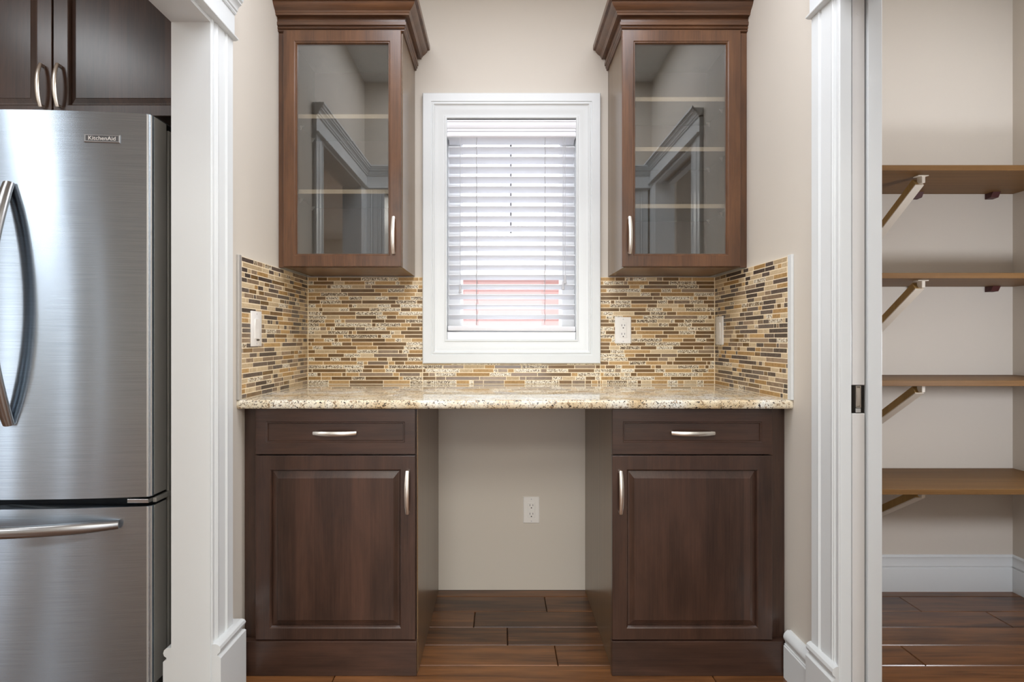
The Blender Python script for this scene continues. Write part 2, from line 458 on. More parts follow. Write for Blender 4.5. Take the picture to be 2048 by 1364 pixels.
# floor: a dark bed, real planks near the camera, plain boards beyond
PX0, PX1, PY0 = -1.75, PX, -1.664
fl = struct('floor', MB().box(KX - .15, 3.3, SY - .15, .15, -.06, -.013), M['gap'])
def floor_piece(x0, x1, y0, y1, name='plank'):
    g = 0.0011
    me = MB()
    w2, l2 = (y1 - y0) / 2 - g, (x1 - x0) / 2 - g
    c = .0025
    me.add([(-l2, -w2, -.012), (l2, -w2, -.012), (l2, w2, -.012), (-l2, w2, -.012),
            (-l2, -w2, -c), (l2, -w2, -c), (l2, w2, -c), (-l2, w2, -c),
            (-l2 + c, -w2 + c, 0), (l2 - c, -w2 + c, 0), (l2 - c, w2 - c, 0), (-l2 + c, w2 - c, 0)],
           [(3, 2, 1, 0), (0, 1, 5, 4), (1, 2, 6, 5), (2, 3, 7, 6), (3, 0, 4, 7), (4, 5, 9, 8), (5, 6, 10, 9), (6, 7, 11, 10), (7, 4, 8, 11), (8, 9, 10, 11)])
    put(name, me.mesh(name, M['floor']), fl, loc=((x0 + x1) / 2, (y0 + y1) / 2, R.uniform(-.0006, 0)))
rows = [(0.0, -0.062), (-0.062, -0.193), (-0.193, -0.315), (-0.315, -0.440), (-0.440, -0.566)]
y = -0.566
while y > PY0 + .02:
    y2 = max(y - .125, PY0); rows.append((y, y2)); y = y2
joints = {0: [0.62, 1.5], 1: [-0.7, 0.188, 1.72], 2: [-1.2, -0.106, 0.95, 1.98], 3: [-0.62, 0.024, 1.2], 4: [-1.3, 0.195, 1.45], 5: [-0.55, 0.7, 1.85]}
for i, (y1, y0) in enumerate(rows):
    js = joints.get(i)
    if js is None:
        js = []; q = PX0 + R.uniform(.3, 1.1)
        while q < PX1 - .25: js.append(q); q += R.uniform(.6, 1.3)
    xs = [PX0] + js + [PX1]
    for a0, a1 in zip(xs, xs[1:]): floor_piece(a0, a1, y0, y1)
b = MB()
for k in range(3): pass
b.box(KX - .15, PX0, SY, 0, -.013, 0).box(PX0, 3.3, SY, PY0, -.013, 0).box(PX1, 3.3, PY0, 0, -.013, 0)
part('far_boards', b, M['floor'], fl)

# ------------------------------------------------------------------ outdoors
struct('ground', MB().box(-12, 12, .2, 16, -.6, -.5), M['ground'])
nh = thing('neighbouring_house', 'reddish neighbouring house wall glimpsed through the gaps of the window blind', 'house', (0, 5.2, -.5))
part('wall', MB().box(-4, 4.2, 5.2, 5.6, -.5, 2.0), M['siding'], nh)
me = MB().prism([(5.17, 0), (5.2, 0), (5.2, .2), (5.19, .2)], -4, 4.2, 'x').mesh('lap_board', M['siding'])
for k in range(12): put('lap_board', me, nh, loc=(0, 0, -.42 + .2 * k))
part('roof', MB().prism([(4.9, 1.96), (4.9, 2.02), (7.5, 2.9), (7.5, 2.84)], -4.3, 4.5, 'x'), M['roof'], nh)

# ------------------------------------------------------------------ window and its casing
prof = [(0, 0), (0, .021), (.003, .024), (.037, .024), (.0395, .0205), (.0425, .0205), (.0445, .0235), (.0485, .0235), (.0515, .019),
        (.056, .0165), (.062, .016), (.070, .0145), (.078, .0115), (.086, .0085), (.092, .0075), (.096, .0075), (.0985, .010), (.104, .010), (.106, .006), (.106, 0)]
CX0, CX1, CZ0, CZ1 = -0.345, 0.438, 1.006, 2.196
win = part('window_1', MB().rect_sweep(CX0, CX1, CZ0, CZ1, prof), M['trim'], None, 32, 'structure')
b = MB()
b.rect_sweep(WX0 - .019, WX1 + .019, WZ0 - .019, WZ1 + .019, [(0, 0), (.018, 0), (.018, -.15), (0, -.15)])
part('jamb_liner', b, M['trim'], win)
b = MB().rect_sweep(WX0, WX1, WZ0, WZ1, [(0, -.065), (.055, -.065), (.062, -.072), (.065, -.085), (.065, -.12), (0, -.12)])
part('sash_frame', b, M['vinyl'], win, 40)
part('glass_pane', MB().box(WX0 + .064, WX1 - .064, .095, .1, WZ0 + .064, WZ1 - .064), M['window_glass'], win)
part('sill_block', MB().bbox(WX0 + .0005, WX1 - .0005, .014, .064, WZ0 + .0003, 1.1455, .002), M['vinyl'], win)
part('glazing_bar', MB().box(.041, .050, .086, .095, 1.60, WZ1 - .064), M['grey_bar'], win)

# ------------------------------------------------------------------ blind
bl = thing('venetian_blind', 'white slatted venetian blind hung inside the white window casing, slats tilted half open', 'blind', (.0465, .03, 1.11))
vp = [(.040, 2.088), (.004, 2.088), (-.0035, 2.084), (-.004, 2.078), (-.001, 2.076), (-.003, 2.068), (-.004, 2.060), (-.001, 2.050), (.003, 2.046), (.003, 2.043), (-.001, 2.041), (-.001, 2.036), (.003, 2.034), (.003, 2.030), (-.002, 2.028), (-.002, 2.014), (.001, 2.010), (.040, 2.010)]
part('valance', MB().prism(vp, WX0 + .002, WX1 - .002, 'x'), M['slat'], bl, 25)
SX0, SX1 = -.234, .329
th = math.radians(20)
sp = []
for s, off in ((1, .0013), (-1, -.0013)):
    for i in range(7):
        u = (-.025 + .05 * i / 6) * s
        bow = .0022 * (1 - (u / .025) ** 2)
        sp.append((u * math.cos(th) - (bow + off) * math.sin(-th), -u * math.sin(th) + (bow + off) * math.cos(th)))
sme = MB().prism(sp, SX0, SX1, 'x').mesh('slat', M['slat'], 60)
SZ = [1.1136 + (678 - y) * 2.455 / 1104 - .0105 for y in (273, 292.6, 312.4, 332, 352, 371.6, 391.4, 411.2, 431, 450.8, 470.8, 490, 509.4, 529, 548.6, 568, 588, 608.4, 628.6)]
for z in SZ: put('slat', sme, bl, loc=(0, .032, z))
b = MB().bbox(-.2845, .2845, .008, .056, -.011, .011, .003)
o = part('bottom_rail', b, M['slat'], bl, 40); o.location = (.0475, 0, 1.160); o.rotation_euler = (0, math.radians(.35), 0)
part('head_rail', MB().box(SX0, SX1, .045, .075, 2.045, 2.088), M['slat'], bl)
for cx in (-.109, .196):
    for yy in (.006, .058):
        pts = [(cx + .0012 * math.sin(i * 1.9), yy, 2.03 - i * .0219) for i in range(40)]
        part('ladder_cord', MB().tube(pts, .0011, 5, up=(0, 1, 0)), M['cord'], bl, 60)
for cx, z0 in ((-.181, 1.356), (.2755, 1.372), (.2845, 1.398)):
    pts = [(cx, .0015, 2.02), (cx, .0015, z0)]
    cd = part('pull_cord', MB().tube(pts, .0010, 5, up=(0, 1, 0)), M['tassel'], bl, 60)
    part('tassel', MB().tube([(cx, .0015, z0 + .002), (cx, .0015, z0 - .004), (cx, .0015, z0 - .026), (cx, .0015, z0 - .038), (cx, .0015, z0 - .040)], [.002, .0045, .0052, .0075, .005], 10, up=(0, 1, 0)), M['tassel'], cd, 50)

# ------------------------------------------------------------------ door trim
def casing_prof(w, t0=.010):
    return [(0, 0), (0, t0), (.002, t0 + .003), (.009, t0 + .003), (.011, t0 - .001), (.019, t0 - .001), (.022, t0 + .004), (.027, t0 + .0015), (.030, t0 + .005), (.035, t0 + .003),
            (.040, t0 + .003), (w - .052, t0 + .006), (w - .048, t0 + .003), (w - .043, t0 + .003), (w - .039, t0 + .009), (w - .034, t0 + .006), (w - .003, t0 + .008), (w, t0 + .005), (w, 0)]
def plinth_prof(t, zt):
    """base block side profile (outward, z)"""
    return [(0, 0), (t, 0), (t, zt - .042), (t - .003, zt - .038), (t - .010, zt - .035), (t - .010, zt - .029), (t - .003, zt - .024), (t - .0005, zt - .016), (t - .003, zt - .007), (t - .009, zt - .002), (t - .014, zt), (0, zt)]
HEADZ = {'l': 2.056, 'r': 2.080}
def head_parts(tr, path, z0, zt=2.198, t=.020):
    # bead strip, flat board and crown; path has outward on its right
    part('head_board', MB().sweep_xy(path, [(0, z0 + .010), (t, z0 + .010), (t, z0 + .088), (0, z0 + .088)]), M['trim'], tr)
    part('head_bead', MB().sweep_xy(path, [(0, z0), (t + .004, z0), (t + .012, z0 + .003), (t + .013, z0 + .006), (t + .010, z0 + .010), (0, z0 + .010)]), M['trim'], tr, 50)
    c = z0 + .082
    cp = [(0, c), (t + .003, c), (t + .006, c + .004), (t + .006, c + .009), (t + .010, c + .012), (t + .011, c + .020), (t + .016, c + .027), (t + .022, c + .031), (t + .022, c + .036), (t + .027, c + .040), (t + .029, c + .048), (t + .034, c + .052), (t + .034, zt), (0, zt)]
    part('head_crown', MB().sweep_xy(path, cp), M['trim'], tr, 30)

# left opening to the kitchen
wl = .118
yl = OL1 + .005                    # casing inner edge
jb = MB().box(XLK - .010, XL + .010, OL1, OL1 + .018, 0, HZL + .018)
tr = part('trim_1', jb, M['trim'], None, None, 'structure')
part('jamb_board', MB().box(XLK - .010, XL + .010, OL0 - .018, OL0, 0, HZL + .018), M['trim'], tr)
part('head_jamb', MB().box(XLK - .010, XL + .010, OL0, OL1, HZL, HZL + .018), M['trim'], tr)
part('casing_board', MB().prism([(XL + v, yl + u) for u, v in casing_prof(wl)], .19, HEADZ['l'], 'z'), M['trim'], tr, 28)
part('casing_board', MB().prism([(XL + v, OL0 - .005 - u) for u, v in casing_prof(.1)], .19, HEADZ['l'], 'z'), M['trim'], tr, 28)
head_parts(tr, [(XL, YF), (XL, yl + wl + .004)], HEADZ['l'])
pp = plinth_prof(.038, .215)
part('plinth_block', MB().sweep_xy([(XL, yl), (XL, yl + wl + .006), (XL - .03, yl + wl + .006)], pp), M['trim'], tr, 30)
# kitchen face casing of the same opening
part('casing_board', MB().prism([(XLK - v, yl + u) for u, v in casing_prof(.1, .006)], .19, HEADZ['l'], 'z'), M['trim'], tr, 28)
part('plinth_block', MB().prism([(XLK - u, z) for u, z in plinth_prof(.036, .205)], yl - .002, yl + .115, 'y'), M['trim'], tr, 30)
part('head_board', MB().box(XLK - .018, XLK, OL0 - .1, yl + .11, HEADZ['l'], HEADZ['l'] + .13), M['trim'], tr)

# right opening to the pantry, split jamb for a pocket door
wr = .130
yr = OR1 + .002
tr = part('trim_2', MB().bbox(XR - .011, .9745, OR1, OR1 + .018, 0, HZR + .018, .0012), M['trim'], None, None, 'structure')
part('jamb_board', MB().bbox(1.0215, XRP + .012, OR1, OR1 + .018, 0, HZR + .018, .0012), M['trim'], tr)
part('jamb_board', MB().box(XR - .011, XRP + .012, OR0 - .018, OR0, 0, HZR + .018), M['trim'], tr)
part('head_jamb', MB().box(XR - .011, .9745, OR0, OR1, HZR, HZR + .018).box(1.0215, XRP + .012, OR0, OR1, HZR, HZR + .018), M['trim'], tr)
part('casing_board', MB().prism([(XR - v, yr + u) for u, v in casing_prof(wr)], .18, HEADZ['r'], 'z'), M['trim'], tr, 28)
part('casing_board', MB().prism([(XR - v, OR0 - .005 - u) for u, v in casing_prof(.1)], .18, HEADZ['r'], 'z'), M['trim'], tr, 28)
head_parts(tr, [(XR, yr + wr + .004), (XR, YF)], HEADZ['r'], 2.205)
part('plinth_block', MB().prism([(XR - u, z) for u, z in plinth_prof(.032, .200)], yr + .001, yr + wr + .004, 'y'), M['trim'], tr, 30)
part('casing_board', MB().prism([(XRP + v, yr + .012 + u) for u, v in casing_prof(.1, .006)], 0, HEADZ['r'], 'z'), M['trim'], tr, 28)

# front opening behind the viewpoint
tr = part('trim_3', MB().box(FX0 - .018, FX0, YF2 - .01, YF + .01, 0, FZ + .018), M['trim'], None, None, 'structure')
part('jamb_board', MB().box(FX1, FX1 + .018, YF2 - .01, YF + .01, 0, FZ + .018), M['trim'], tr)
part('head_jamb', MB().box(FX0, FX1, YF2 - .01, YF + .01, FZ, FZ + .018), M['trim'], tr)
part('casing_board', MB().prism([(FX0 - .006 - u, YF + v) for u, v in casing_prof(.115)], 0, HEADZ['l'], 'z'), M['trim'], tr, 28)
part('casing_board', MB().prism([(FX1 + .006 + u, YF + v) for u, v in casing_prof(.115)], 0, HEADZ['l'], 'z'), M['trim'], tr, 28)
head_parts(tr, [(XR, YF), (XL, YF)], HEADZ['l'])

# pocket door
DX0, DX1, DY = .9805, 1.0155, OR1 + .006
d = MB().bbox(DX0, DX1, DY, DY + .62, .012, .906, .0015).bbox(DX0, DX1, DY, DY + .62, .985, 2.0775, .0015).box(DX0, DX1, DY + .06, DY + .62, .906, .985)
door = part('door_1', d, M['door'], None, None, 'structure')
b = MB().box(DX0 + .001, DX1 - .001, DY + .004, DY + .06, .907, .984)
ep = part('edge_pull', b, M['dark_metal'], door, None, None, 'dark metal edge pull recessed in the door edge')
ep_x = (DX0 + DX1) / 2
part('pull_frame', MB().rect_sweep(ep_x - .007, ep_x + .007, .922, .983, [(0, 0), (0, .004), (.002, .004), (.002, 0)], DY + .004), M['nickel'], ep)
part('pull_tongue', MB().prism([(DY + .004, .925), (DY + .001, .928), (DY - .0005, .955), (DY + .001, .976), (DY + .004, .979)], ep_x - .0045, ep_x + .0045, 'x'), M['nickel'], ep, 40)
part('strike_tab', MB().bbox(ep_x - .007, ep_x + .007, DY, DY + .004, .908, .920, .001), M['steel_trim'], ep)
part('door_bumper', MB().tube([(ep_x - .001, DY + .001, 2.021), (ep_x - .001, DY - .001, 2.021)], .0042, 14), M['door'], door, 40)

# ------------------------------------------------------------------ baseboards
def base_prof(zt, t=.018):
    return [(0, 0), (t, 0), (t, zt - .058), (t - .002, zt - .054), (t - .005, zt - .053), (t - .005, zt - .048), (t - .002, zt - .046), (t - .006, zt - .036), (t - .009, zt - .022), (t - .010, zt - .012), (t - .009, zt - .008), (t - .011, zt - .003), (t - .014, zt), (0, zt)]
def base_prof2(zt, t=.024):
    return [(0, 0), (t, 0), (t, zt - .052), (t - .003, zt - .048), (t - .002, zt - .045), (t - .006, zt - .043), (t - .005, zt - .036), (t, zt - .028), (t + .001, zt - .020), (t - .002, zt - .010), (t - .008, zt - .004), (t - .012, zt), (0, zt)]
part('baseboard_right', MB().prism([(XR - u, z) for u, z in base_prof2(.156)], yr + wr + .004, -.632, 'y'), M['trim'], None, 30, 'structure')
part('baseboard_back', MB().sweep_xy([(XRP, 0), (PX, 0), (PX, YF)], base_prof(.158)), M['trim'], None, 30, 'structure')

# ------------------------------------------------------------------ base cabinets
def pull(axis, cx, cz, yf, L=.071, h=.026, wd=.0075):
    """arched bar pull on a face y = yf"""
    n = 14; pts, r1, r2 = [], [], []
    mb = MB()
    for i in range(n + 1):
        t = -1 + 2 * i / n
        y = yf - .012 - (h - .012) * (1 - abs(t) ** 2.2)
        pts.append((cx + t * L, y, cz) if axis == 'x' else (cx, y, cz + t * L))
        r1.append(wd * (0.80 + .2 * (1 - t * t))); r2.append(.0032)
    if axis == 'x': mb.tube(pts, r2, 10, r1, up=(0, 0, 1))
    else: mb.tube(pts, r2, 10, r1, up=(1, 0, 0))
    for s in (-1, 1):
        t = s * (L - .004)
        if axis == 'x': mb.bbox(cx + t - .004, cx + t + .004, yf - .015, yf + .001, cz - .0055, cz + .0055, .0015)
        else: mb.bbox(cx - .0055, cx + .0055, yf - .015, yf + .001, cz + t - .004, cz + t + .004, .0015)
    return mb

def raised_door(x0, x1, z0, z1, yf, parent, hx, hz, stile=.050, top=.048, bot=.041, mat='wood_v', pmat='wood_st', th=.02):
    s, t, bt = stile, top, bot
    d = MB().panel(x0, x1, z0, z1, yf, th, [(0, 0, 0, .0015), (.0015, .0015, .0015, 0), (s - .003, t - .003, bt - .003, 0), (s, t, bt, .002), (s + .003, t + .003, bt + .003, .0075), (s + .004, t + .004, bt + .004, .0125)])
    dr = part('door', d, M[mat], parent)
    g = .0042
    p = MB().panel(x0 + s + g, x1 - s - g, z0 + bt + g, z1 - t - g, yf + .003, .008,
                   [(0, 0, 0, .0075), (.004, .004, .004, .0065), (.018, .022, .018, .0010), (.019, .023, .019, 0)])
    part('raised_panel', p, M[pmat], dr)
    if hx is not None:
        part('handle', pull('z', hx, hz, yf), M['nickel'], dr, 50, None, 'brushed nickel arched pull')
    return dr

def base_cabinet(label, x0, x1, fx0, fx1, kx0, kx1, dx0, dx1, knee, hx):
    t = thing('base_cabinet', label, 'cabinet', ((x0 + x1) / 2, -.3, 0), 'dark base cabinets under the granite worktop')
    part('carcass', MB().box(x0 + .004, x1 - .004, -.600, -.004, .09, .8835), M['wood_v'], t)
    if knee > 0: part('side_panel', MB().bbox(x1 - .004, x1, -.606, -.002, 0, .8835, .0008), M['wood_side'], t)
    else: part('side_panel', MB().bbox(x0, x0 + .004, -.606, -.002, 0, .8835, .0008), M['wood_side'], t)
    part('filler_strip', MB().box(fx0, fx1, -.592, -.575, .105, .8835), M['wood_v'], t)
    part('filler_ledge', MB().box(fx0, fx1, -.612, -.592, .105, .110), M['wood_h'], t)
    part('toe_board', MB().bbox(kx0, kx1, -.625, -.600, 0, .1135, .001), M['wood_h'], t)
    yf = -.620
    z0, z1 = .7315, .8825
    s, tp, bt = .038, .046, .042
    d = MB().panel(dx0, dx1, z0, z1, yf, .019, [(0, 0, 0, .0015), (.0015, .0015, .0015, 0), (s - .003, tp - .003, bt - .003, 0), (s - .001, tp - .001, bt - .001, .0025), (s + .002, tp + .002, bt + .002, .0025), (s + .004, tp + .004, bt + .004, .007)])
    dr = part('drawer', d, M['wood_h'], t)
    part('handle', pull('x', (dx0 + dx1) / 2, .8025, yf + .0045), M['nickel'], dr, 50, None, 'brushed nickel arched pull')
    raised_door(dx0, dx1, .1165, .7265, yf, t, hx, .608)
    return t
base_cabinet('dark brown base cabinet with one drawer and door, left of the knee space', -.817, -.277, -.862, -.817, -.851, -.279, -.814, -.284, 1, -.3085)
base_cabinet('dark brown base cabinet with one drawer and door, right of the knee space', .373, .906, .906, .953, .367, .9335, .369, .900, -1, .3945)

# ------------------------------------------------------------------ worktop
CF = -.648
cp = [(-.0005, .8845), (CF + .009, .8845)] + [(CF + .009 - .009 * math.sin(a), .8845 + .009 - .009 * math.cos(a)) for a in [i * PI / 8 for i in range(1, 5)]]
cp += [(CF + .010 - .010 * math.cos(a), .9045 + .0095 * math.sin(a)) for a in [i * PI / 10 for i in range(0, 6)]] + [(-.0005, .914)]
o = put('granite_worktop', MB().prism(cp, XL + .0005, XR - .0005, 'x').mesh('granite_worktop', M['granite'], 40), label='polished cream speckled granite worktop spanning both dark base cabinets', cat='worktop')

# ------------------------------------------------------------------ tile backsplashes
ROW, NR, ZB = .01686, 28, .9145
TILE_CACHE = {}
def tile_mesh(L, H, kind, wall):
    key = (round(L * 1000), round(H * 10000), kind, wall)
    if key not in TILE_CACHE:
        l, h, c, d = L / 2, H / 2, .0011, .0068
        # local: u along wall, v up, w out of the wall
        P = [(-l, -h, 0), (l, -h, 0), (l, h, 0), (-l, h, 0), (-l, -h, d - c), (l, -h, d - c), (l, h, d - c), (-l, h, d - c), (-l + c, -h + c, d), (l - c, -h + c, d), (l - c, h - c, d), (-l + c, h - c, d)]
        if wall == 'back': vs = [(u, -q, v) for u, v, q in P]
        elif wall == 'left': vs = [(q, u, v) for u, v, q in P]
        else: vs = [(-q, u, v) for u, v, q in P]
        mb = MB().add(vs, [(0, 1, 5, 4), (1, 2, 6, 5), (2, 3, 7, 6), (3, 0, 4, 7), (4, 5, 9, 8), (5, 6, 10, 9), (6, 7, 11, 10), (7, 4, 8, 11), (8, 9, 10, 11)])
        TILE_CACHE[key] = mb.mesh('tile', TM[kind])
    return TILE_CACHE[key]
LENS = [.018, .028, .044, .044, .058, .072, .092, .092, .118, .150]
def row_tiles(a, c, weights, rng, z):
    out = []; u = a - rng.uniform(0, .06); last = -1
    while u < c - .004:
        L = rng.choice(LENS)
        k = rng.choices(range(6), weights)[0]
        if k == last: k = rng.choices(range(6), weights)[0]
        if k in (2, 3) and rng.random() < .5: L = min(L, .058) if k == 2 else L
        s, e = max(u, a), min(u + L, c)
        if c - e < .010: e = c
        if e - s > .006: out.append((s, e, k)); last = k
        u = e + 0.0
    return out
def backsplash(label, wall, spans, weights, seed, loc):
    rng = random.Random(seed)
    t = thing('tile_backsplash', label, 'backsplash', loc)
    g = .0013
    tiles = []
    for r in range(NR):
        z0, z1 = ZB + r * ROW, ZB + (r + 1) * ROW
        for a, c, zmin, zmax in spans:
            if z0 > zmax - .004: continue
            zz1 = min(z1, zmax)
            if zz1 < zmin + .004 or z0 < zmin - .002: continue
            for s, e, k in row_tiles(a, c, weights, rng, z0):
                if wall == 'left' and SWL[0] < e and s < SWL[1] and False: pass
                tiles.append(((e - s), s, e, z0, zz1, k))
    order = sorted(range(len(tiles)), key=lambda i: -tiles[i][0] * (tiles[i][4] - tiles[i][3]))
    top = set(order[:300])
    rest = MB()
    for i, (ln, s, e, z0, z1, k) in enumerate(tiles):
        L, H = e - s - 2 * g, z1 - z0 - 2 * g
        u, z = (s + e) / 2, (z0 + z1) / 2
        p = (u, -.0022, z) if wall == 'back' else (XL + .0022, u, z) if wall == 'left' else (XR - .0022, u, z)
        me = tile_mesh(L, H, k, wall)
        if i in top: put('tile', me, t, loc=p)
        else: rest.add([(v.co.x + p[0], v.co.y + p[1], v.co.z + p[2]) for v in me.vertices], [tuple(q.vertices) for q in me.polygons], k)
    if rest.v: part('small_tiles', rest, TM, t, None, 'stuff')
    return t
ZT = ZB + NR * ROW
SWL = (0, 0)
EY = -.640
# weights: glass, honey, cream, crackle, shaded crackle, taupe
bs = backsplash('brown and cream mosaic tile backsplash on the back wall below the window', 'back',
                [(XL + .010, CX0 - .001, 0, 9), (CX1 + .001, XR - .010, 0, 9), (CX0 - .001, CX1 + .001, 0, CZ0 - .001)], (36, 22, 6, 36, 0, 6), 11, (.045, 0, ZB))
b = MB().box(XL + .0005, CX0 - .0005, -.0082, -.0005, ZB, ZT).box(CX1 + .0005, XR - .0005, -.0082, -.0005, ZB, ZT).box(CX0 - .0005, CX1 + .0005, -.0082, -.0005, ZB, CZ0 - .0005)
part('grout', b, M['grout'], bs)
bs = backsplash('beige and dark brown mosaic tile backsplash on the left side wall', 'left', [(EY + .010, -.0092, 0, 9)], (6, 9, 30, 6, 28, 20), 5, (XL, -.32, ZB))
part('grout', MB().box(XL + .0005, XL + .0082, EY, -.0084, ZB, ZT), M['grout'], bs)
part('edge_strip', MB().bbox(XL + .0005, XL + .0095, EY - .010, EY + .0085, ZB, ZT + .003, .001), M['steel_trim'], bs)
bs = backsplash('grey brown mosaic tile backsplash on the right side wall, beside the slim switch', 'right', [(EY + .012, -.0092, 0, 9)], (6, 5, 30, 5, 36, 18), 9, (XR, -.32, ZB))
part('grout', MB().box(XR - .0082, XR - .0005, EY, -.0084, ZB, ZT), M['grout'], bs)
part('edge_strip', MB().bbox(XR - .0095, XR - .0005, EY - .012, EY + .0105, ZB, ZT + .003, .001), M['trim'], bs)

# ------------------------------------------------------------------ outlets and switches
def plate(mb_args): pass
def outlet(label, cx, cz, ys):
    t = thing('power_outlet', label, 'outlet', (cx, ys, cz), 'white power outlets')
    part('cover_plate', MB().panel(cx - .036, cx + .036, cz - .0585, cz + .0585, ys - .0055, .0055, [(0, 0, 0, .003), (.003, .003, .003, 0), (.019, .024, .024, 0), (.0195, .0245, .0245, .001)]), M['plastic'], t)
    ins = part('receptacle', MB().bbox(cx - .0158, cx + .0158, ys - .0065, ys - .003, cz - .0335, cz + .0335, .0012), M['plastic'], t)
    for s in (1, -1):
        c = cz + s * .019
        b = MB().box(cx - .0075, cx - .0055, ys - .0068, ys - .0055, c - .001, c + .0075).box(cx + .0055, cx + .0075, ys - .0068, ys - .0055, c - .0003, c + .007)
        b.tube([(cx, ys - .0068, c - .0085), (cx, ys - .0055, c - .0085)], .0026, 10)
        part('socket_slots', b, M['black'], ins)
    for s in (1, -1):
        part('screw', MB().tube([(cx, ys - .0062, cz + s * .0485), (cx, ys - .005, cz + s * .0485)], .0024, 10), M['tassel'], t)
outlet('white power outlet on the bare wall low in the knee space', .1345, .356, 0)
outlet('white power outlet on the tiled back wall right of the window', .539, 1.152, -.0086)

def switch(label, side, cy, cz, dimmer):
    s = 1 if side == 'left' else -1
    x0 = (XL if side == 'left' else XR) + s * .0088
    t = thing('light_switch', label, 'switch', (x0, cy, cz))
    X = lambda d: x0 + s * d
    part('cover_plate', MB().bbox(min(X(0), X(.0055)), max(X(0), X(.0055)), cy - .040, cy + .040, cz - .061, cz + .061, .002), M['plastic'], t, 40)
    part('paddle', MB().prism([(X(.005), cz - .034), (X(.0075), cz - .034), (X(.0070), cz), (X(.0098), cz + .034), (X(.005), cz + .034)], cy - .0165, cy + .0165, 'y'), M['plastic'], t)
    if dimmer:
        part('dimmer_slider', MB().bbox(min(X(.005), X(.0085)), max(X(.005), X(.0085)), cy - .002, cy + .016, cz - .041, cz - .0365, .001), M['dark_metal'], t, None, None, 'small dark dimmer slider')
    for q in (1, -1):
        part('screw', MB().tube([(X(.005), cy, cz + q * .0515), (X(.0062), cy, cz + q * .0515)], .0024, 10), M['tassel'], t)
switch('white dimmer switch on the tiled left wall', 'left', -.530, 1.149, True)
switch('slim white rocker switch on the tiled right wall', 'right', -.068, 1.150, False)

# ------------------------------------------------------------------ glass fronted wall cabinets
CZB, CZT = 1.391, 2.306
crown = [(0, 2.303), (.005, 2.303), (.0075, 2.3055), (.0075, 2.3085), (.0045, 2.3105), (.0095, 2.3125), (.0115, 2.316), (.0085, 2.319), (.0085, 2.321), (.0150, 2.324), (.0158, 2.335), (.012, 2.338), (.012, 2.354),
         (.029, 2.354), (.0305, 2.360), (.0335, 2.3635), (.0345, 2.367), (.040, 2.371), (.047, 2.377), (.053, 2.384), (.0555, 2.389), (.0555, 2.392), (.0650, 2.3935), (.0665, 2.399), (.0665, 2.415), (0, 2.415)]
def wall_cabinet(label, x0, x1, inner, dx0, dx1, fx0, fx1, gx0, gx1, hx, shelves, pathc):
    t = thing('glass_wall_cabinet', label, 'cabinet', ((x0 + x1) / 2, -.15, CZB), 'glass fronted wall cabinets beside the window')
    yb = -.305; th = .016
    b = MB().box(x0 + th, x1 - th, -.010, -.002, CZB, CZT)
    part('back_panel', b, M['cab_in'], t)
    part('side_panel', MB().box(x0, x0 + th, yb, -.002, CZB, CZT), M['wood_side'] if inner < 0 else M['cab_in'], t)
    part('side_panel', MB().box(x1 - th, x1, yb, -.002, CZB, CZT), M['wood_side'] if inner > 0 else M['cab_in'], t)
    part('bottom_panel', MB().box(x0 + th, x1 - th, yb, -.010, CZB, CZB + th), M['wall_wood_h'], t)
    part('top_panel', MB().box(x0 + th, x1 - th, yb, -.010, CZT - th, CZT), M['cab_in'], t)
    # pale lining on the inside of the visible outer side
    lx = x1 - th - .0015 if inner > 0 else x0 + th
    part('lining', MB().box(lx, lx + .0015, yb + .001, -.010, CZB + th, CZT - th), M['cab_in'], t)
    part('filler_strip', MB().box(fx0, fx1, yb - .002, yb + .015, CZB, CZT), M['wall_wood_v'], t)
    for z in shelves:
        sh = part('shelf', MB().box(x0 + th + .002, x1 - th - .002, yb + .045, -.012, z - .016, z), M['cab_in'], t)
        part('shelf_edge', MB().box(x0 + th + .002, x1 - th - .002, yb + .0435, yb + .045, z - .0162, z + .0002), M['shelf_edge'], sh)
        for sx in (x0 + th + .0021, x1 - th - .0021):
            q = 1 if sx < (x0 + x1) / 2 else -1
            for yy in (-.19, -.05):
                part('shelf_clip', MB().prism([(sx, z - .0165), (sx + q * .012, z - .0165), (sx, z - .034)], yy, yy + .006, 'y'), M['plastic'], sh)
    yf = -.3255
    sl, sr, tp, bt = gx0 - dx0, dx1 - gx1, .050, .050
    z0, z1 = CZB + .002, 2.302
    # open frame with a moulded inner edge
    def ring(m, dep): return [(dx0 + m * 1.0, yf + dep)]
    vs, fs = [], []
    rr = [(0, 0, .019), (0, 0, .0015), (.0015, 1, 0), (-.009, 2, 0), (-.006, 2, .003), (-.003, 2, .003), (0, 2, .009), (0, 2, .019)]
    for m, md, dep in rr:
        if md < 2: a, c, e, f = dx0 + (m), dx1 - m, z0 + m, z1 - m
        else: a, c, e, f = gx0 + m, gx1 - m, z0 + bt + m, z1 - tp - m
        vs += [(a, yf + dep, e), (c, yf + dep, e), (c, yf + dep, f), (a, yf + dep, f)]
    nr = len(rr)
    for i in range(nr):
        j = (i + 1) % nr
        for k in range(4):
            k2 = (k + 1) % 4
            fs.append((i * 4 + k, i * 4 + k2, j * 4 + k2, j * 4 + k))
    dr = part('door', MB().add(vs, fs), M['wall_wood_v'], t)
    part('glass_pane', MB().box(gx0 - .004, gx1 + .004, yf + .0105, yf + .0145, z0 + bt - .004, z1 - tp + .004), M['glass'], dr, None, None, 'clear glass pane with room reflections')
    part('handle', pull('z', hx, 1.511, yf), M['nickel'], dr, 50, None, 'brushed nickel arched pull')
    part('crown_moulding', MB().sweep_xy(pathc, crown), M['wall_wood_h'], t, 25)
    return t
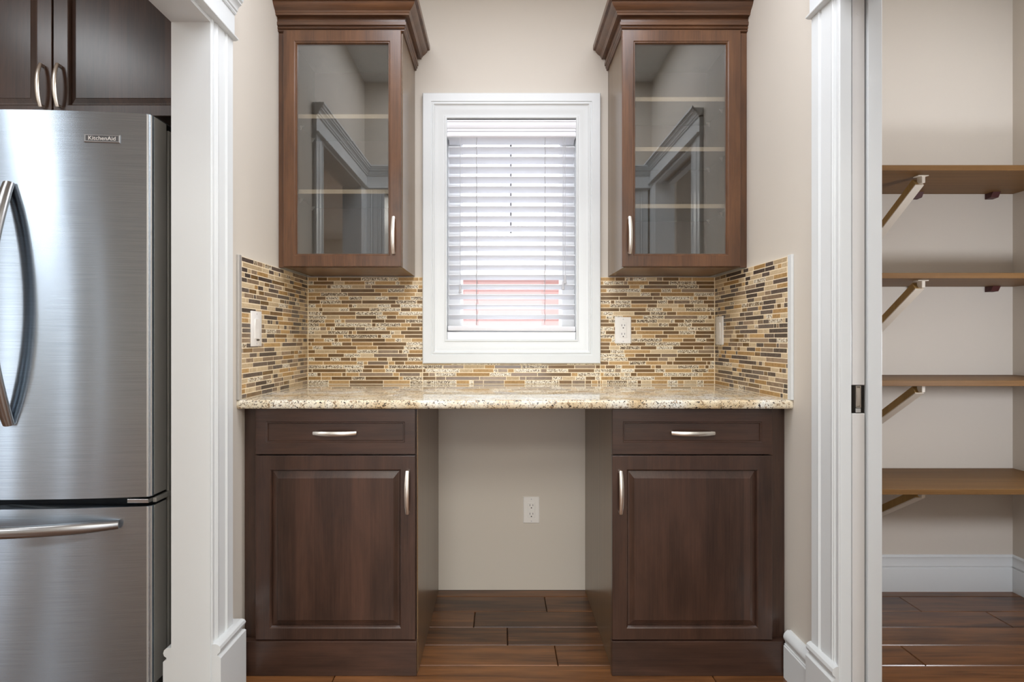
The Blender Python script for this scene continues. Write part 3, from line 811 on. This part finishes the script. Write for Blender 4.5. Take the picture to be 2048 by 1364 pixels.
wall_cabinet('dark brown glass fronted wall cabinet with two shelves, left of the window', -.840, -.3815, 1, -.838, -.3845, -.8625, -.840, -.787, -.4355, -.412, (2.004, 1.706), [(XL, -.308), (-.3815, -.308), (-.3815, -.001)])
wall_cabinet('dark brown glass fronted wall cabinet with three shelves, right of the window', .4745, .925, -1, .466, .922, .925, .9535, .5185, .868, .493, (2.072, 1.874, 1.648), [(.4745, -.001), (.4745, -.308), (XR, -.308)])

# ------------------------------------------------------------------ kitchen: fridge
FX, FHW = -1.487, .452            # centre and half width
def front_y(x): return (1.597 + .034 * ((x - FX) / FHW) ** 2) - CAM_D
fr = thing('refrigerator', 'stainless steel french door refrigerator with bottom freezer, in the kitchen doorway', 'refrigerator', (FX, -.45, 0))
part('case', MB().bbox(FX - FHW + .003, FX + FHW - .003, -.725, -.03, .03, 1.765, .004), M['fridge_side'], fr)
part('gasket', MB().box(FX - FHW + .012, FX + FHW - .012, -.742, -.725, .07, 1.765), M['gasket'], fr)
def bowed(x0, x1, yb, rl, rr):
    pts = []
    n = 22
    for i in range(n + 1):
        x = x0 + rl + (x1 - x0 - rl - rr) * i / n
        pts.append((x, front_y(x)))
    if rr: # rounded right corner with a small bead
        cy = front_y(x1 - rr) + rr
        pts += [(x1 - rr + rr * math.sin(a), cy - rr * math.cos(a)) for a in [PI / 2 * i / 6 for i in range(1, 7)]]
    pts += [(x1, yb), (x0, yb)]
    if rl:
        cy = front_y(x0 + rl) + rl
        pts += [(x0 + rl - rl * math.cos(a), cy - rl * math.sin(a)) for a in [PI / 2 * i / 6 for i in range(0, 6)]]
    return pts
def bow_door(name, x0, x1, z0, z1, rl, rr):
    o = part(name, MB().prism(bowed(x0, x1, -.742, rl, rr), z0, z1, 'z'), M['steel'], fr, 30)
    return o
ldoor = bow_door('door', FX - FHW, FX - .003, .648, 1.778, .014, .006)
rdoor = bow_door('door', FX + .003, FX + FHW, .648, 1.778, .006, .014)
frz = bow_door('freezer_drawer', FX - FHW, FX + FHW, .085, .620, .014, .014)
part('vent_grille', MB().box(FX - FHW + .02, FX + FHW - .02, -.745, -.70, .02, .08), M['gasket'], fr)
# bright corner beads on the hinge side
for dd, z0, z1 in ((rdoor, .650, 1.776), (frz, .087, .618)):
    part('side_cap', MB().box(FX + FHW, FX + FHW + .0012, front_y(FX + FHW) + .016, -.744, z0, z1), M['fridge_side'], dd)
    cy = front_y(FX + FHW - .014)
    for ang in (22, 62):
        a = math.radians(ang)
        px_, py_ = FX + FHW - .014 + .0137 * math.sin(a), cy + .014 - .0137 * math.cos(a)
        part('corner_bead', MB().tube([(px_, py_, z0), (px_, py_, z1)], .0024, 8), M['steel_trim'], dd, 60)
def bow_handle(pts, wd, up, parent, ends):
    n = len(pts)
    r1 = [wd * (.75 + .25 * math.sin(PI * min(1, max(0, i / (n - 1)) * 6) / 2) if i < n / 6 else .75 + .25 * math.sin(PI / 2 * min(1, (n - 1 - i) / (n - 1) * 6))) for i in range(n)]
    part('handle', MB().tube(pts, [.011] * n, 14, r1, up=up), M['handle_steel'], parent, 60, None, 'bowed satin steel handle')
for sgn, dr_ in ((1, rdoor), (-1, ldoor)):
    hx = FX + sgn * .066
    pts = []
    for i in range(31):
        t = -1 + 2 * i / 30
        pts.append((hx, front_y(hx) - .004 - .068 * (1 - abs(t) ** 2.0), 1.215 + t * .349))
    bow_handle(pts, .0205, (1, 0, 0), dr_, None)
pts = []
for i in range(41):
    t = -1 + 2 * i / 40
    x = FX + t * .369
    pts.append((x, front_y(x) - .004 - .055 * (1 - abs(t) ** 2.0), .571))
bow_handle(pts, .017, (0, 0, 1), frz, None)
part('hinge_cover', MB().bbox(FX + FHW - .10, FX + FHW - .004, -.775, -.68, 1.7785, 1.784, .002), M['gasket'], fr)
part('middle_hinge', MB().bbox(-1.104, -1.041, front_y(-1.07) + .004, -.73, .629, .641, .001), M['handle_steel'], fr)
part('hinge_arm', MB().bbox(-1.041, -1.030, -.80, -.72, .626, .640, .002), M['fridge_side'], fr)
# badge
bx, bz = -1.165, 1.699
by = front_y(bx)
ang = math.atan(2 * .034 * (bx - FX) / FHW ** 2)
bm_ = MB().panel(-.049, .049, -.0118, .0118, -.004, .006, [(0, 0, 0, .0015), (.0015, .0015, .0015, 0), (.0035, .0035, .0035, 0), (.0042, .0042, .0042, .0012)])
bd = put('badge', bm_.mesh('badge', M['handle_steel']), rdoor, loc=(bx, by, bz)); bd.rotation_euler = (0, 0, ang)
bg_ = put('badge_field', MB().box(-.0447, .0447, -.0030, -.0026, -.0075, .0075).mesh('badge_field', M['badge_grey']), bd); bg_.matrix_parent_inverse = Matrix.Identity(4)
tx = bpy.data.curves.new('badge_lettering', 'FONT'); tx.body = 'KitchenAid'; tx.size = .0165; tx.align_x = 'CENTER'; tx.align_y = 'CENTER'; tx.extrude = .0003
tx.space_character = 1.02
tmp = bpy.data.objects.new('lettering_source', tx); C.objects.link(tmp)
bpy.context.view_layer.update()
tme = bpy.data.meshes.new_from_object(tmp.evaluated_get(bpy.context.evaluated_depsgraph_get()))
bpy.data.objects.remove(tmp); bpy.data.curves.remove(tx)
tme.name = 'badge_lettering'; tme.materials.clear(); tme.materials.append(M['plastic'])
tme.transform(Matrix.Translation((0, -.0034, 0)) @ Matrix.Rotation(PI / 2, 4, 'X'))
tob = put('badge_lettering', tme, bd); tob.matrix_parent_inverse = Matrix.Identity(4)

# cabinet above the fridge
kc = thing('fridge_top_cabinet', 'dark brown kitchen wall cabinet with two raised panel doors above the refrigerator', 'cabinet', (FX, -.3, 1.85))
KZ0, KZ1 = 1.855, 2.42
part('carcass', MB().box(-2.02, XLK - .022, -.598, -.002, KZ0, KZ1), M['wood_v'], kc)
raised_door(-2.0, FX - .0025, KZ0 - .002, KZ1, -.619, kc, FX - .030, 1.950, bot=.038)
raised_door(FX + .0025, XLK - .024, KZ0 - .002, KZ1, -.619, kc, FX + .026, 1.950, bot=.038)

# ------------------------------------------------------------------ pantry shelves
for zt, who, brace_h in ((1.777, 'topmost brown pantry shelf, highest of four on the pantry wall', .182), (1.366, 'second brown pantry shelf from the top, below the topmost one', .18), (.955, 'third brown pantry shelf from the top, second from the floor', .17), (.541, 'lowest brown pantry shelf, nearest the pantry floor', .16)):
    s = thing('pantry_shelf', who, 'shelf', (1.66, -.17, zt - .02), 'brown shelves in the pantry')
    part('board', MB().bbox(XRP + .001, PX - .001, -.345, -.001, zt - .021, zt, .0012), M['pantry_shelf'], s)
    zb = zt - .021
    for cx in (1.828, 2.163):
        part('cleat', MB().prism([(-.001, zb), (-.042, zb), (-.030, zb - .022), (-.001, zb - .024)], cx - .017, cx + .017, 'x'), M['cleat'], s)
    # diagonal brace: pale channel with tan core, clip on top
    bxx = 1.652
    A, B = Vector((bxx, -.262, zb - .022)), Vector((bxx, -.004, zb - .022 - brace_h))
    dv = (B - A).normalized(); nv = Vector((0, -dv.z, dv.y))
    if nv.z > 0: nv = -nv
    def slab(x0, x1, o0, o1, a=A, c=B):
        q = [a + nv * o0, c + nv * o0, c + nv * o1, a + nv * o1]
        return MB().prism([(p.y, p.z) for p in q], x0, x1, 'x')
    br = part('brace', slab(bxx + .011, bxx + .016, -.016, .012), M['cream_plastic'], s)
    part('brace_core', slab(bxx - .016, bxx + .011, -.016, .012), M['strut'], br)
    part('brace_flange', slab(bxx - .017, bxx + .017, .012, .016), M['cream_plastic'], br)
    part('brace_clip', MB().bbox(bxx - .020, bxx + .022, -.290, -.262, zb - .004, zb - .0005, .001).bbox(bxx - .002, bxx + .012, -.285, -.258, zb - .030, zb - .003, .002), M['cream_plastic'], br)
